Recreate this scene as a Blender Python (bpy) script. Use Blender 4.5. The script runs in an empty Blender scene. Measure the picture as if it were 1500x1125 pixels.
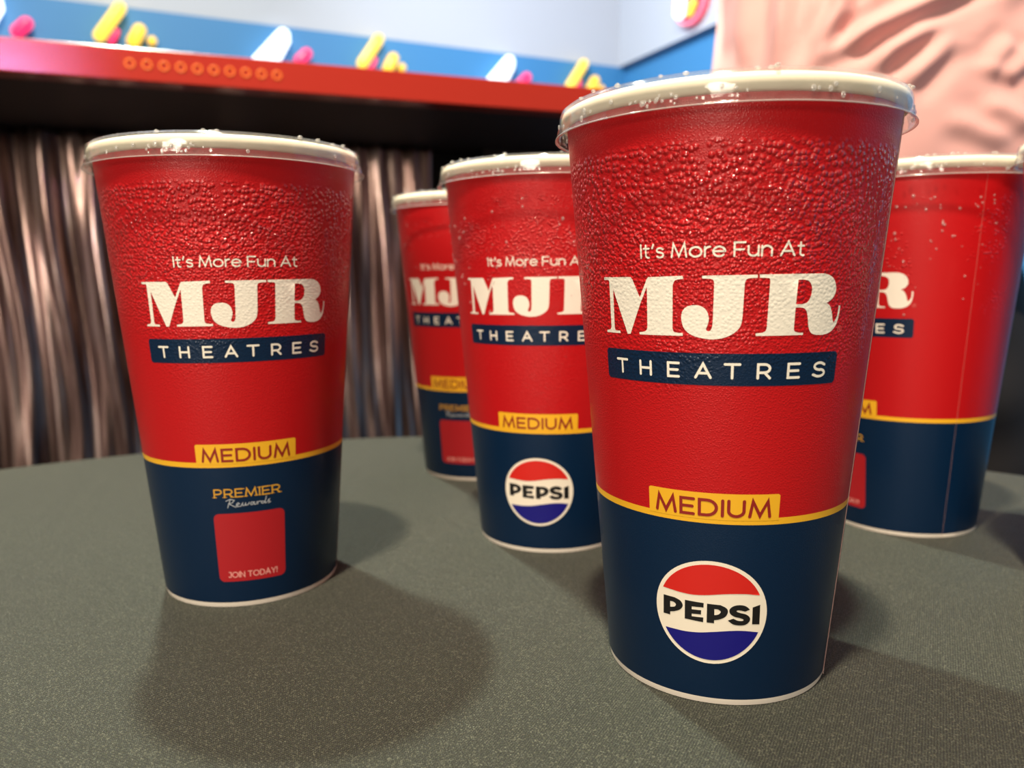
import bpy, bmesh, math, random
from mathutils import Vector, Matrix, noise
from mathutils.geometry import tessellate_polygon
random.seed(7)
PI = math.pi
sc = bpy.context.scene
COL = sc.collection
TT = 0.75                                   # table-top height above the floor

# ------------------------------------------------------------------ helpers
def tag(o, label=None, cat=None, group=None, kind=None):
    if label: o['label'] = label
    if cat: o['category'] = cat
    if group: o['group'] = group
    if kind: o['kind'] = kind
    return o

def link(o, parent=None):
    COL.objects.link(o)
    if parent: o.parent = parent
    return o

def empty(name, loc=(0, 0, 0), rz=0.0):
    o = bpy.data.objects.new(name, None)
    o.empty_display_size = 0.05
    o.location = loc
    o.rotation_euler = (0, 0, rz)
    return link(o)

def mesh_of(name, bm, mats, smooth=True):
    me = bpy.data.meshes.new(name)
    bmesh.ops.recalc_face_normals(bm, faces=bm.faces[:])
    bm.to_mesh(me)
    bm.free()
    for m in (mats if isinstance(mats, (list, tuple)) else [mats]):
        me.materials.append(m)
    if smooth:
        for p in me.polygons:
            p.use_smooth = True
    return me

def obj(name, me, parent=None):
    return link(bpy.data.objects.new(name, me), parent)

def sharp(me, ang=40):
    bm = bmesh.new(); bm.from_mesh(me)
    for e in bm.edges:
        if len(e.link_faces) == 2 and e.calc_face_angle(0) > math.radians(ang):
            e.smooth = False
    bm.to_mesh(me); bm.free()
    return me

def lathe(bm, prof, n=192, mats=None, closed=False, a0=0.0, radfn=None):
    """prof: list of (r, z); mats: material index for every profile span"""
    rings = []
    for k, (r, z) in enumerate(prof):
        if r < 1e-7:
            rings.append([bm.verts.new((0, 0, z))])
        else:
            ring = []
            for i in range(n):
                a = a0 + 2 * PI * i / n
                rr = r + (radfn(k, a) if radfn else 0)
                ring.append(bm.verts.new((rr * math.sin(a), -rr * math.cos(a), z)))
            rings.append(ring)
    spans = list(range(len(prof) - 1))
    if closed:
        spans.append(len(prof) - 1)
    for s in spans:
        A, B = rings[s], rings[(s + 1) % len(prof)]
        for i in range(n):
            j = (i + 1) % n
            if len(A) == 1 and len(B) == 1:
                continue
            if len(A) == 1:
                f = bm.faces.new((A[0], B[i], B[j]))
            elif len(B) == 1:
                f = bm.faces.new((A[i], B[0], A[j]))
            else:
                f = bm.faces.new((A[i], B[i], B[j], A[j]))
            if mats:
                f.material_index = mats[s]
    return rings

def box(bm, x0, x1, y0, y1, z0, z1, M=None):
    vs = [bm.verts.new(((x0, x1)[i & 1], (y0, y1)[(i >> 1) & 1], (z0, z1)[(i >> 2) & 1])) for i in range(8)]
    for f in ((0, 1, 3, 2), (4, 6, 7, 5), (0, 4, 5, 1), (2, 3, 7, 6), (0, 2, 6, 4), (1, 5, 7, 3)):
        bm.faces.new([vs[i] for i in f])
    if M is not None:
        bmesh.ops.transform(bm, matrix=M, verts=vs)
    return vs

# ------------------------------------------------------------------ materials
def nodes_of(name):
    m = bpy.data.materials.new(name)
    m.use_nodes = True
    nt = m.node_tree
    return m, nt, nt.nodes['Principled BSDF'], nt.nodes['Material Output']

def setp(b, **k):
    for n, v in k.items():
        b.inputs[n.replace('_', ' ')].default_value = v

def pmat(name, col, rough=0.5, metallic=0.0, **k):
    m, nt, b, out = nodes_of(name)
    b.inputs['Base Color'].default_value = (*col, 1)
    b.inputs['Roughness'].default_value = rough
    b.inputs['Metallic'].default_value = metallic
    setp(b, **k)
    return m

def N(nt, typ, **k):
    n = nt.nodes.new(typ)
    for a, v in k.items():
        setattr(n, a, v)
    return n

def val(nt, op, a, b=None, c=None):
    n = N(nt, 'ShaderNodeMath', operation=op)
    for i, v in enumerate((a, b, c)):
        if v is None:
            continue
        if isinstance(v, (int, float)):
            n.inputs[i].default_value = v
        else:
            nt.links.new(v, n.inputs[i])
    return n.outputs[0]

def ramp(nt, v, a, b, lo=0.0, hi=1.0):
    n = N(nt, 'ShaderNodeMapRange', interpolation_type='SMOOTHSTEP')
    nt.links.new(v, n.inputs['Value'])
    n.inputs['From Min'].default_value = a
    n.inputs['From Max'].default_value = b
    n.inputs['To Min'].default_value = lo
    n.inputs['To Max'].default_value = hi
    return n.outputs['Result']

def beads(m, level, relief=1.0):
    """dew on the outside of a cold cup: real relief through the normal; level 0..1"""
    nt = m.node_tree
    b = nt.nodes['Principled BSDF']
    tc = N(nt, 'ShaderNodeTexCoord')
    sep = N(nt, 'ShaderNodeSeparateXYZ')
    nt.links.new(tc.outputs['Object'], sep.inputs[0])
    z = sep.outputs['Z']
    ofs = N(nt, 'ShaderNodeObjectInfo')
    wob = N(nt, 'ShaderNodeTexNoise')
    wob.inputs['Scale'].default_value = 34
    wob.inputs['Detail'].default_value = 3
    add = N(nt, 'ShaderNodeVectorMath', operation='ADD')
    nt.links.new(tc.outputs['Object'], add.inputs[0])
    add.inputs[1].default_value = (level * 3.1, level * 1.7, 0)
    nt.links.new(add.outputs[0], wob.inputs['Vector'])
    nz = wob.outputs['Fac']
    zz = val(nt, 'ADD', z, val(nt, 'MULTIPLY', val(nt, 'SUBTRACT', nz, 0.5), 0.05))
    def layer(scale, lo, hi):
        v = N(nt, 'ShaderNodeTexVoronoi', feature='F1')
        v.inputs['Scale'].default_value = scale
        v.inputs['Randomness'].default_value = 0.85
        nt.links.new(add.outputs[0], v.inputs['Vector'])
        return ramp(nt, v.outputs['Distance'], lo, hi, 1.0, 0.0)
    edge = ramp(nt, z, 0.1605, 0.1635, 1.0, 0.0)
    big_m = val(nt, 'MULTIPLY', ramp(nt, zz, 0.118, 0.148), edge)
    mid_m = val(nt, 'MULTIPLY', ramp(nt, zz, 0.095, 0.125), ramp(nt, zz, 0.138, 0.152, 1.0, 0.0))
    sm_m = ramp(nt, zz, 0.03, 0.10, 0.25, 1.0)
    if level > 0.9:
        h = val(nt, 'MULTIPLY', layer(600, 0.16, 0.66), big_m)
        h = val(nt, 'ADD', h, val(nt, 'MULTIPLY', val(nt, 'MULTIPLY', layer(950, 0.16, 0.68), mid_m), 0.55))
        h = val(nt, 'ADD', h, val(nt, 'MULTIPLY', val(nt, 'MULTIPLY', layer(1700, 0.1, 0.6), sm_m), 0.10))
    elif level > 0.5:
        patch = ramp(nt, nz, 0.40, 0.54)
        h = val(nt, 'MULTIPLY', val(nt, 'MULTIPLY', layer(820, 0.10, 0.55), patch), val(nt, 'MULTIPLY', ramp(nt, zz, 0.105, 0.150), edge))
        h = val(nt, 'ADD', h, val(nt, 'MULTIPLY', val(nt, 'MULTIPLY', layer(1500, 0.1, 0.6), sm_m), 0.20))
    else:
        patch = ramp(nt, nz, 0.50, 0.60)
        h = val(nt, 'MULTIPLY', val(nt, 'MULTIPLY', layer(620, 0.05, 0.40), patch), val(nt, 'MULTIPLY', ramp(nt, zz, 0.095, 0.140), edge))
        h = val(nt, 'ADD', h, val(nt, 'MULTIPLY', layer(1500, 0.1, 0.6), 0.06))
    bp = N(nt, 'ShaderNodeBump')
    bp.inputs['Strength'].default_value = 0.95
    bp.inputs['Distance'].default_value = 0.00048 * relief
    nt.links.new(h, bp.inputs['Height'])
    nt.links.new(bp.outputs['Normal'], b.inputs['Normal'])
    setp(b, Coat_Roughness=0.07, Specular_IOR_Level=.3)
    nt.links.new(val(nt, 'MINIMUM', val(nt, 'ADD', val(nt, 'MULTIPLY', h, 1.0 * relief), 0.10), 1.0), b.inputs['Coat Weight'])
    nt.links.new(bp.outputs['Normal'], b.inputs['Coat Normal'])
    return m

RED = (0.50, 0.006, 0.009)
NAVY = (0.0012, 0.016, 0.052)
CREAM = (0.90, 0.83, 0.66)
WHITE = (0.94, 0.89, 0.78)
LEV = {'heavy': 1.0, 'medium': 0.7, 'sparse': 0.3}
MRED, MNAVY, MPRINT = {}, {}, {}
for k, lv in LEV.items():
    MRED[k] = beads(pmat('red_print_' + k, RED, 0.42), lv)
    MNAVY[k] = beads(pmat('navy_print_' + k, NAVY, 0.40), lv, 0.7)
    MPRINT[k] = beads(pmat('white_print_' + k, WHITE, 0.45), lv, 0.16)
M_YELLOW = pmat('yellow_print', (0.90, 0.48, 0.02), 0.42)
M_MAROON = pmat('maroon_print', (0.28, 0.014, 0.010), 0.45)
M_PAPER = pmat('cup_paper', CREAM, 0.55)
M_CUT = pmat('cut_paper_edge', (.42, .25, .22), .6)
M_BASE = pmat('cup_paper_base', (0.86, 0.78, 0.68), 0.6)
M_GOLD = pmat('gold_print', (0.70, 0.36, 0.03), 0.45)
M_SCRIPT = pmat('grey_script_print', (0.50, 0.54, 0.58), 0.45)
M_PANELRED = pmat('panel_red_print', (0.42, 0.010, 0.016), 0.42)
M_PINKPRINT = pmat('pink_print', (0.85, 0.36, 0.32), 0.45)
M_FAINT = pmat('faint_pink_print', (0.72, 0.16, 0.14), 0.45)
M_EMBW = pmat('emblem_white_print', (0.92, 0.84, 0.70), 0.42)
M_EMBR = pmat('emblem_red_print', (0.66, 0.016, 0.010), 0.42)
M_EMBB = pmat('emblem_blue_print', (0.006, 0.004, 0.20), 0.42)
M_EMBK = pmat('emblem_black_print', (0.006, 0.005, 0.005), 0.45)
M_COLA = pmat('cola', (0.02, 0.006, 0.002), 0.05)

def clear(name, tint, extra, haze=0.0, rough=0.06):
    """thin clear plastic or water: see-through sheet with a glossy skin and a little haze"""
    m, nt, b, out = nodes_of(name)
    nt.nodes.remove(b)
    tr = N(nt, 'ShaderNodeBsdfTransparent'); tr.inputs[0].default_value = (*tint, 1)
    gl = N(nt, 'ShaderNodeBsdfGlossy'); gl.inputs['Roughness'].default_value = rough
    df = N(nt, 'ShaderNodeBsdfDiffuse'); df.inputs[0].default_value = (.9, .88, .85, 1)
    fr = N(nt, 'ShaderNodeLayerWeight'); fr.inputs['Blend'].default_value = 0.5
    mh = N(nt, 'ShaderNodeMixShader'); mh.inputs[0].default_value = haze
    nt.links.new(tr.outputs[0], mh.inputs[1]); nt.links.new(df.outputs[0], mh.inputs[2])
    mx = N(nt, 'ShaderNodeMixShader')
    f = val(nt, 'ADD', val(nt, 'MULTIPLY', val(nt, 'POWER', fr.outputs['Facing'], 4.0), 0.5), extra)
    f = val(nt, 'MINIMUM', f, 1.0)
    nt.links.new(f, mx.inputs[0])
    nt.links.new(mh.outputs[0], mx.inputs[1])
    nt.links.new(gl.outputs[0], mx.inputs[2])
    nt.links.new(mx.outputs[0], out.inputs['Surface'])
    return m
M_LID = clear('clear_lid_plastic', (0.985, 0.985, 0.98), 0.03, 0.035, 0.09)
M_LIP = clear('lid_lip_plastic', (0.95, 0.95, 0.94), 0.10, 0.30, 0.12)  # whiter haze stands in for the lip's edge-on brightness
M_DROP = clear('water', (0.97, 0.97, 0.97), 0.12, 0.22, 0.04)

def emis(name, col, s):
    m, nt, b, out = nodes_of(name)
    setp(b, Emission_Strength=s)
    b.inputs['Base Color'].default_value = (*[0.5 * c for c in col], 1)
    b.inputs['Emission Color'].default_value = (*col, 1)
    b.inputs['Roughness'].default_value = 0.3
    return m

# ------------------------------------------------------------------ cup geometry
RB, KZ = 0.03533, 0.084253                  # base radius and wall slope
def RZ(z): return RB + KZ * z
DEG = PI / 180

def wrap(bm, off):
    """flat art (x = angle in degrees, y = height in mm) -> wrapped onto the cone"""
    x0 = min(v.co.x for v in bm.verts); x1 = max(v.co.x for v in bm.verts)
    st = 3.0
    k = math.ceil(x0 / st) * st
    while k < x1:
        bmesh.ops.bisect_plane(bm, geom=bm.verts[:] + bm.edges[:] + bm.faces[:], dist=1e-6,
                               plane_co=(k, 0, 0), plane_no=(1, 0, 0))
        k += st
    for v in bm.verts:
        a, z = v.co.x * DEG, v.co.y / 1000
        r = RZ(z) + off
        v.co = (r * math.sin(a), -r * math.cos(a), z)

def spline(pts, n=5):
    """closed outline; a point with a third entry is smooth, the others are corners"""
    L = len(pts); out = []
    for i in range(L):
        p1, p2 = pts[i], pts[(i + 1) % L]
        s1, s2 = len(p1) > 2, len(p2) > 2
        if not s1 and not s2:
            out.append((p1[0], p1[1])); continue
        p0 = pts[i - 1] if s1 else p1
        p3 = pts[(i + 2) % L] if s2 else p2
        for t in range(n):
            t /= n
            q = []
            for c in (0, 1):
                a, b, c_, d = p0[c], p1[c], p2[c], p3[c]
                q.append(0.5 * (2 * b + (c_ - a) * t + (2 * a - 5 * b + 4 * c_ - d) * t * t + (3 * b - a - 3 * c_ + d) * t ** 3))
            out.append(tuple(q))
    return out

def fill(bm, loops):
    vs = [[Vector((x, y, 0)) for x, y in l] for l in loops]
    flat = [bm.verts.new(v) for l in vs for v in l]
    for t in tessellate_polygon(vs):
        try: bm.faces.new([flat[i] for i in t])
        except ValueError: pass

def ribbon(bm, pts, w, wx=1.0):
    """round-ended stroke through pts; wx squeezes widths in x (degrees per mm)"""
    h = w / 2
    P = [Vector((p[0] / wx, p[1])) for p in pts]
    P = [P[0]] + [P[i] for i in range(1, len(P)) if (P[i] - P[i - 1]).length > 1e-6]
    n = len(P); L = []; R = []
    for i in range(n):
        d0 = (P[i] - P[i - 1]).normalized() if i else (P[1] - P[0]).normalized()
        d1 = (P[i + 1] - P[i]).normalized() if i < n - 1 else d0
        m = (d0 + d1)
        m = m.normalized() if m.length > 1e-3 else d0
        nn = Vector((-m.y, m.x))
        s = h / max(0.35, m.dot(d0))
        L.append(P[i] + nn * s); R.append(P[i] - nn * s)
    mk = lambda v: bm.verts.new((v.x * wx, v.y, 0))
    LV = [mk(v) for v in L]; RV = [mk(v) for v in R]
    for i in range(n - 1):
        bm.faces.new((LV[i], RV[i], RV[i + 1], LV[i + 1]))
    for c, d in ((P[0], P[0] - P[1]), (P[-1], P[-1] - P[-2])):
        d = d.normalized(); a0 = math.atan2(d.y, d.x)
        cap = [mk(c + h * Vector((math.cos(a0 + t * PI / 8 - PI / 2), math.sin(a0 + t * PI / 8 - PI / 2)))) for t in range(9)]
        bm.faces.new(cap)

def arc(cx, cy, rx, ry, a, b, n=14):
    return [(cx + rx * math.cos((a + (b - a) * i / n) * DEG), cy + ry * math.sin((a + (b - a) * i / n) * DEG)) for i in range(n + 1)]

GLY = {   # centre-line strokes, capital height 1
 'I': ([[(0, 0), (0, 1)]], 0.0),
 'T': ([[(0, 1), (.70, 1)], [(.35, 1), (.35, 0)]], .70),
 'H': ([[(0, 0), (0, 1)], [(.70, 0), (.70, 1)], [(0, .5), (.70, .5)]], .70),
 'E': ([[(.58, 1), (0, 1), (0, 0), (.58, 0)], [(0, .5), (.52, .5)]], .58),
 'F': ([[(.60, 1), (0, 1), (0, 0)], [(0, .48), (.52, .48)]], .60),
 'A': ([[(0, 0), (.42, 1), (.84, 0)], [(.15, .32), (.69, .32)]], .84),
 'R': ([[(0, 0), (0, 1), (.34, 1)] + arc(.34, .70, .30, .30, 90, -90) + [(0, .40)], [(.36, .40), (.66, 0)]], .66),
 'P': ([[(0, 0), (0, 1), (.32, 1)] + arc(.32, .71, .29, .29, 90, -90) + [(0, .42)]], .61),
 'S': ([[(.60, .86)] + arc(.32, .745, .27, .255, 38, 250, 16) + [(.36, .475)] + arc(.32, .255, .30, .255, 75, -140, 16) + [(0, .14)]], .62),
 'M': ([[(0, 0), (.12, 1), (.46, .06), (.80, 1), (.92, 0)]], .92),
 'D': ([[(0, 0), (0, 1), (.32, 1)] + arc(.32, .5, .44, .5, 90, -90) + [(0, 0)]], .76),
 'U': ([[(0, 1), (0, .36)] + arc(.34, .36, .34, .36, 180, 360) + [(.68, 1)]], .68),
 'O': ([arc(.5, .5, .5, .5, 90, 450, 30)], 1.0),
 'N': ([[(0, 0), (0, 1), (.72, 0), (.72, 1)]], .72),
 'J': ([[(.12, 1), (.44, 1), (.44, .3)] + arc(.22, .3, .22, .30, 0, -150)], .44),
 'Y': ([[(0, 1), (.38, .44), (.76, 1)], [(.38, .44), (.38, 0)]], .76),
 '!': ([[(0, 1), (0, .34)], [(0, .03), (0, .0)]], 0.0),
 "'": ([[(.08, 1.0), (0, .72)]], .08),
 't': ([[(.15, .95), (.15, .22)] + arc(.33, .2, .18, .2, 180, 285), [(0, .70), (.36, .70)]], .40),
 's': ([[(.44, .62)] + arc(.24, .545, .20, .165, 40, 250, 12) + arc(.24, .185, .22, .185, 75, -145, 12)], .46),
 'o': ([arc(.35, .36, .35, .36, 90, 450, 26)], .70),
 'r': ([[(0, 0), (0, .72)], [(0, .42)] + arc(.28, .42, .28, .30, 170, 85, 8)], .28),
 'e': ([[(.02, .37), (.68, .37)] + arc(.35, .36, .34, .36, 4, 318, 24)], .68),
 'u': ([[(0, .72), (0, .30)] + arc(.29, .30, .29, .30, 180, 360) + [(.58, .72)], [(.58, .4), (.58, 0)]], .58),
 'n': ([[(0, 0), (0, .72)], [(0, .42)] + arc(.29, .42, .29, .30, 180, 0) + [(.58, 0)]], .58),
}
def lay(text, gap, space=.42):
    """pen positions of the glyphs in capital-height units"""
    x = 0; out = []
    for ch in text:
        if ch == ' ':
            x += space; continue
        out.append((ch, x)); x += GLY[ch][1] + gap
    return out, x - gap

def text_bm(text, a0, a1, z0, z1, w, gap=.30, serif=False, space=.42):
    """letters with centre lines from angle a0 to a1 (deg) and height z0..z1 (mm), stroke w mm"""
    bm = bmesh.new()
    pos, tot = lay(text, gap, space)
    kx = (a1 - a0) / tot; kz = z1 - z0
    wx = 1.0 / (RZ((z0 + z1) / 2000) * 1000 * DEG)     # degrees per mm
    for ch, x in pos:
        for st in GLY[ch][0]:
            P = [(a0 + (x + p[0]) * kx, z0 + p[1] * kz) for p in st]
            ribbon(bm, P, w, wx)
            if serif:
                for q in (P[0], P[-1]):
                    if abs(q[1] - z0) < .02 * kz or abs(q[1] - z1) < .02 * kz:
                        ribbon(bm, [(q[0] - .17 * kx, q[1]), (q[0] + .17 * kx, q[1])], w * .5, wx)
    return bm

def rrect(x0, x1, y0, y1, rx, ry, corners=(1, 1, 1, 1)):
    """outline, corners = bl, br, tr, tl"""
    out = []
    for (cx, cy, a), on in zip(((x0 + rx, y0 + ry, 180), (x1 - rx, y0 + ry, 270), (x1 - rx, y1 - ry, 0), (x0 + rx, y1 - ry, 90)), corners):
        if on: out += arc(cx, cy, rx, ry, a, a + 90, 7)
        else:
            out.append({180: (x0, y0), 270: (x1, y0), 0: (x1, y1), 90: (x0, y1)}[a])
    return out

MJR = [[[(-45.37, 127.73), (-31.5, 127.71), (-30.76, 127.16), (-27.74, 122.0), (-24.61, 127.13), (-24.07, 127.63), (-11.55, 127.93), (-11.21, 127.44), (-11.43, 127.05), (-11.79, 127.04), (-12.31, 127.02), (-12.86, 126.98), (-13.32, 126.93), (-13.65, 126.85), (-13.92, 126.76), (-14.14, 126.64), (-14.35, 126.48), (-14.54, 126.23), (-14.7, 125.91), (-14.83, 125.61), (-14.93, 125.4), (-15.2, 113.62), (-15.15, 113.46), (-15.09, 113.24), (-15.0, 113.0), (-14.87, 112.82), (-14.73, 112.69), (-14.58, 112.6), (-14.36, 112.53), (-14.02, 112.47), (-13.45, 112.42), (-12.71, 112.37), (-12.01, 112.34), (-11.52, 112.32), (-11.47, 111.57), (-28.42, 111.51), (-28.45, 112.18), (-28.03, 112.21), (-27.43, 112.26), (-26.81, 112.33), (-26.3, 112.41), (-25.96, 112.51), (-25.69, 112.63), (-25.47, 112.76), (-25.29, 112.92), (-25.15, 113.13), (-25.05, 113.39), (-24.99, 113.63), (-24.94, 113.79), (-24.65, 125.01), (-27.59, 120.32), (-32.56, 111.53), (-33.99, 111.47), (-40.4, 124.31), (-40.76, 113.07), (-40.7, 112.92), (-40.62, 112.71), (-40.47, 112.49), (-40.17, 112.34), (-39.61, 112.26), (-38.87, 112.23), (-38.16, 112.23), (-37.68, 112.22), (-37.75, 111.51), (-45.52, 111.53), (-45.43, 112.16), (-45.03, 112.21), (-44.46, 112.27), (-43.87, 112.35), (-43.42, 112.46), (-43.12, 112.64), (-42.91, 112.86), (-42.76, 113.06), (-42.65, 113.21), (-42.4, 126.46), (-42.45, 126.54), (-42.51, 126.66), (-42.64, 126.79), (-42.91, 126.88), (-43.44, 126.92), (-44.16, 126.94), (-44.88, 126.94), (-45.38, 126.95)]],
       [[(-4.96, 127.88), (12.83, 128.01), (12.88, 127.19), (12.41, 127.18), (11.72, 127.17), (11.01, 127.15), (10.43, 127.11), (10.04, 127.07), (9.73, 127.01), (9.49, 126.92), (9.29, 126.8), (9.11, 126.6), (8.98, 126.35), (8.89, 126.11), (8.82, 125.95), (8.57, 117.95), (8.54, 117.51), (8.5, 116.89), (8.44, 116.21), (8.34, 115.61), (8.22, 115.12), (8.08, 114.68), (7.88, 114.26), (7.58, 113.85), (7.18, 113.43), (6.68, 113.02), (6.11, 112.63), (5.48, 112.27), (4.79, 111.95), (4.01, 111.65), (3.2, 111.38), (2.38, 111.17), (1.55, 111.01), (0.69, 110.89), (-0.17, 110.82), (-1.03, 110.78), (-1.89, 110.78), (-2.74, 110.81), (-3.61, 110.88), (-4.5, 111.0), (-5.45, 111.14), (-6.44, 111.33), (-7.41, 111.56), (-8.27, 111.84), (-9.04, 112.16), (-9.73, 112.54), (-10.33, 112.95), (-10.83, 113.4), (-11.22, 113.89), (-11.5, 114.44), (-11.7, 114.98), (-11.85, 115.48), (-11.96, 115.92), (-12.01, 116.33), (-12.01, 116.71), (-11.97, 117.08), (-11.9, 117.45), (-11.8, 117.81), (-11.66, 118.16), (-11.45, 118.48), (-11.18, 118.79), (-10.87, 119.09), (-10.5, 119.36), (-10.05, 119.58), (-9.5, 119.76), (-8.87, 119.89), (-8.2, 119.99), (-7.56, 120.03), (-6.92, 120.01), (-6.27, 119.95), (-5.66, 119.85), (-5.1, 119.7), (-4.63, 119.51), (-4.2, 119.28), (-3.83, 119.01), (-3.51, 118.73), (-3.25, 118.41), (-3.05, 118.07), (-2.89, 117.71), (-2.76, 117.35), (-2.65, 116.99), (-2.58, 116.62), (-2.55, 116.25), (-2.56, 115.88), (-2.64, 115.49), (-2.78, 115.1), (-2.94, 114.72), (-3.07, 114.39), (-3.19, 114.12), (-3.32, 113.89), (-3.41, 113.68), (-3.42, 113.5), (-3.34, 113.31), (-3.19, 113.14), (-3.0, 113.01), (-2.8, 112.95), (-2.57, 112.96), (-2.3, 113.03), (-2.04, 113.15), (-1.83, 113.31), (-1.67, 113.51), (-1.55, 113.73), (-1.45, 114.03), (-1.36, 114.41), (-1.29, 114.96), (-1.24, 115.66), (-1.2, 116.32), (-1.18, 116.77), (-0.98, 125.73), (-1.01, 125.89), (-1.04, 126.13), (-1.1, 126.39), (-1.21, 126.59), (-1.35, 126.74), (-1.5, 126.87), (-1.74, 126.97), (-2.11, 127.04), (-2.74, 127.1), (-3.56, 127.12), (-4.36, 127.13), (-4.91, 127.14)]],
       [[(13.44, 128.04), (35.99, 128.14), (36.44, 128.07), (37.1, 127.99), (37.83, 127.86), (38.49, 127.7), (39.06, 127.49), (39.61, 127.25), (40.13, 126.96), (40.59, 126.62), (41.0, 126.2), (41.36, 125.73), (41.65, 125.23), (41.87, 124.75), (42.01, 124.31), (42.07, 123.87), (42.05, 123.43), (41.94, 122.99), (41.72, 122.54), (41.42, 122.08), (41.03, 121.64), (40.6, 121.25), (40.05, 120.93), (39.39, 120.64), (38.78, 120.41), (38.36, 120.25), (38.69, 120.12), (39.16, 119.94), (39.68, 119.7), (40.12, 119.4), (40.47, 118.99), (40.79, 118.49), (41.07, 117.97), (41.31, 117.5), (41.48, 117.06), (41.6, 116.65), (41.69, 116.26), (41.82, 115.9), (42.0, 115.56), (42.2, 115.24), (42.39, 114.97), (42.52, 114.79), (42.8, 115.09), (43.2, 115.53), (43.62, 116.06), (43.92, 116.64), (44.06, 117.35), (44.12, 118.19), (44.13, 118.97), (44.14, 119.51), (45.01, 119.35), (44.97, 118.81), (44.91, 118.04), (44.82, 117.18), (44.69, 116.42), (44.52, 115.77), (44.33, 115.15), (44.08, 114.58), (43.74, 114.05), (43.3, 113.57), (42.79, 113.13), (42.22, 112.74), (41.6, 112.42), (40.94, 112.16), (40.24, 111.96), (39.5, 111.81), (38.72, 111.71), (37.85, 111.64), (36.92, 111.63), (36.02, 111.65), (35.25, 111.7), (34.63, 111.78), (34.1, 111.88), (33.64, 112.03), (33.22, 112.25), (32.84, 112.53), (32.52, 112.87), (32.23, 113.27), (31.98, 113.76), (31.76, 114.39), (31.58, 115.14), (31.42, 115.89), (31.26, 116.53), (31.11, 117.02), (30.98, 117.44), (30.85, 117.79), (30.68, 118.1), (30.48, 118.36), (30.26, 118.58), (30.01, 118.75), (29.74, 118.89), (29.47, 119.01), (29.18, 119.1), (28.86, 119.16), (28.47, 119.21), (27.96, 119.22), (27.35, 119.21), (26.78, 119.19), (26.39, 119.18), (26.39, 113.48), (26.43, 113.35), (26.49, 113.18), (26.58, 112.99), (26.73, 112.84), (26.95, 112.73), (27.22, 112.64), (27.54, 112.57), (27.92, 112.5), (28.43, 112.46), (29.04, 112.42), (29.62, 112.4), (30.02, 112.38), (30.01, 111.79), (13.21, 111.72), (13.11, 112.41), (13.57, 112.44), (14.23, 112.48), (14.93, 112.54), (15.49, 112.63), (15.87, 112.74), (16.16, 112.87), (16.38, 113.03), (16.56, 113.21), (16.68, 113.45), (16.75, 113.73), (16.78, 114.0), (16.8, 114.19), (17.03, 126.35), (16.99, 126.46), (16.95, 126.62), (16.89, 126.79), (16.79, 126.92), (16.69, 127.01), (16.59, 127.08), (16.42, 127.12), (16.1, 127.16), (15.54, 127.18), (14.79, 127.19), (14.07, 127.2), (13.57, 127.2)],
        [(26.6, 126.55), (27.0, 126.57), (27.57, 126.6), (28.21, 126.61), (28.78, 126.59), (29.27, 126.53), (29.75, 126.45), (30.19, 126.33), (30.6, 126.13), (30.98, 125.85), (31.33, 125.51), (31.63, 125.11), (31.84, 124.68), (31.96, 124.18), (31.99, 123.63), (31.95, 123.07), (31.85, 122.55), (31.7, 122.07), (31.48, 121.6), (31.21, 121.17), (30.88, 120.82), (30.5, 120.56), (30.07, 120.36), (29.58, 120.22), (29.04, 120.11), (28.38, 120.05), (27.61, 120.05), (26.9, 120.06), (26.42, 120.07)]]]
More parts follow.
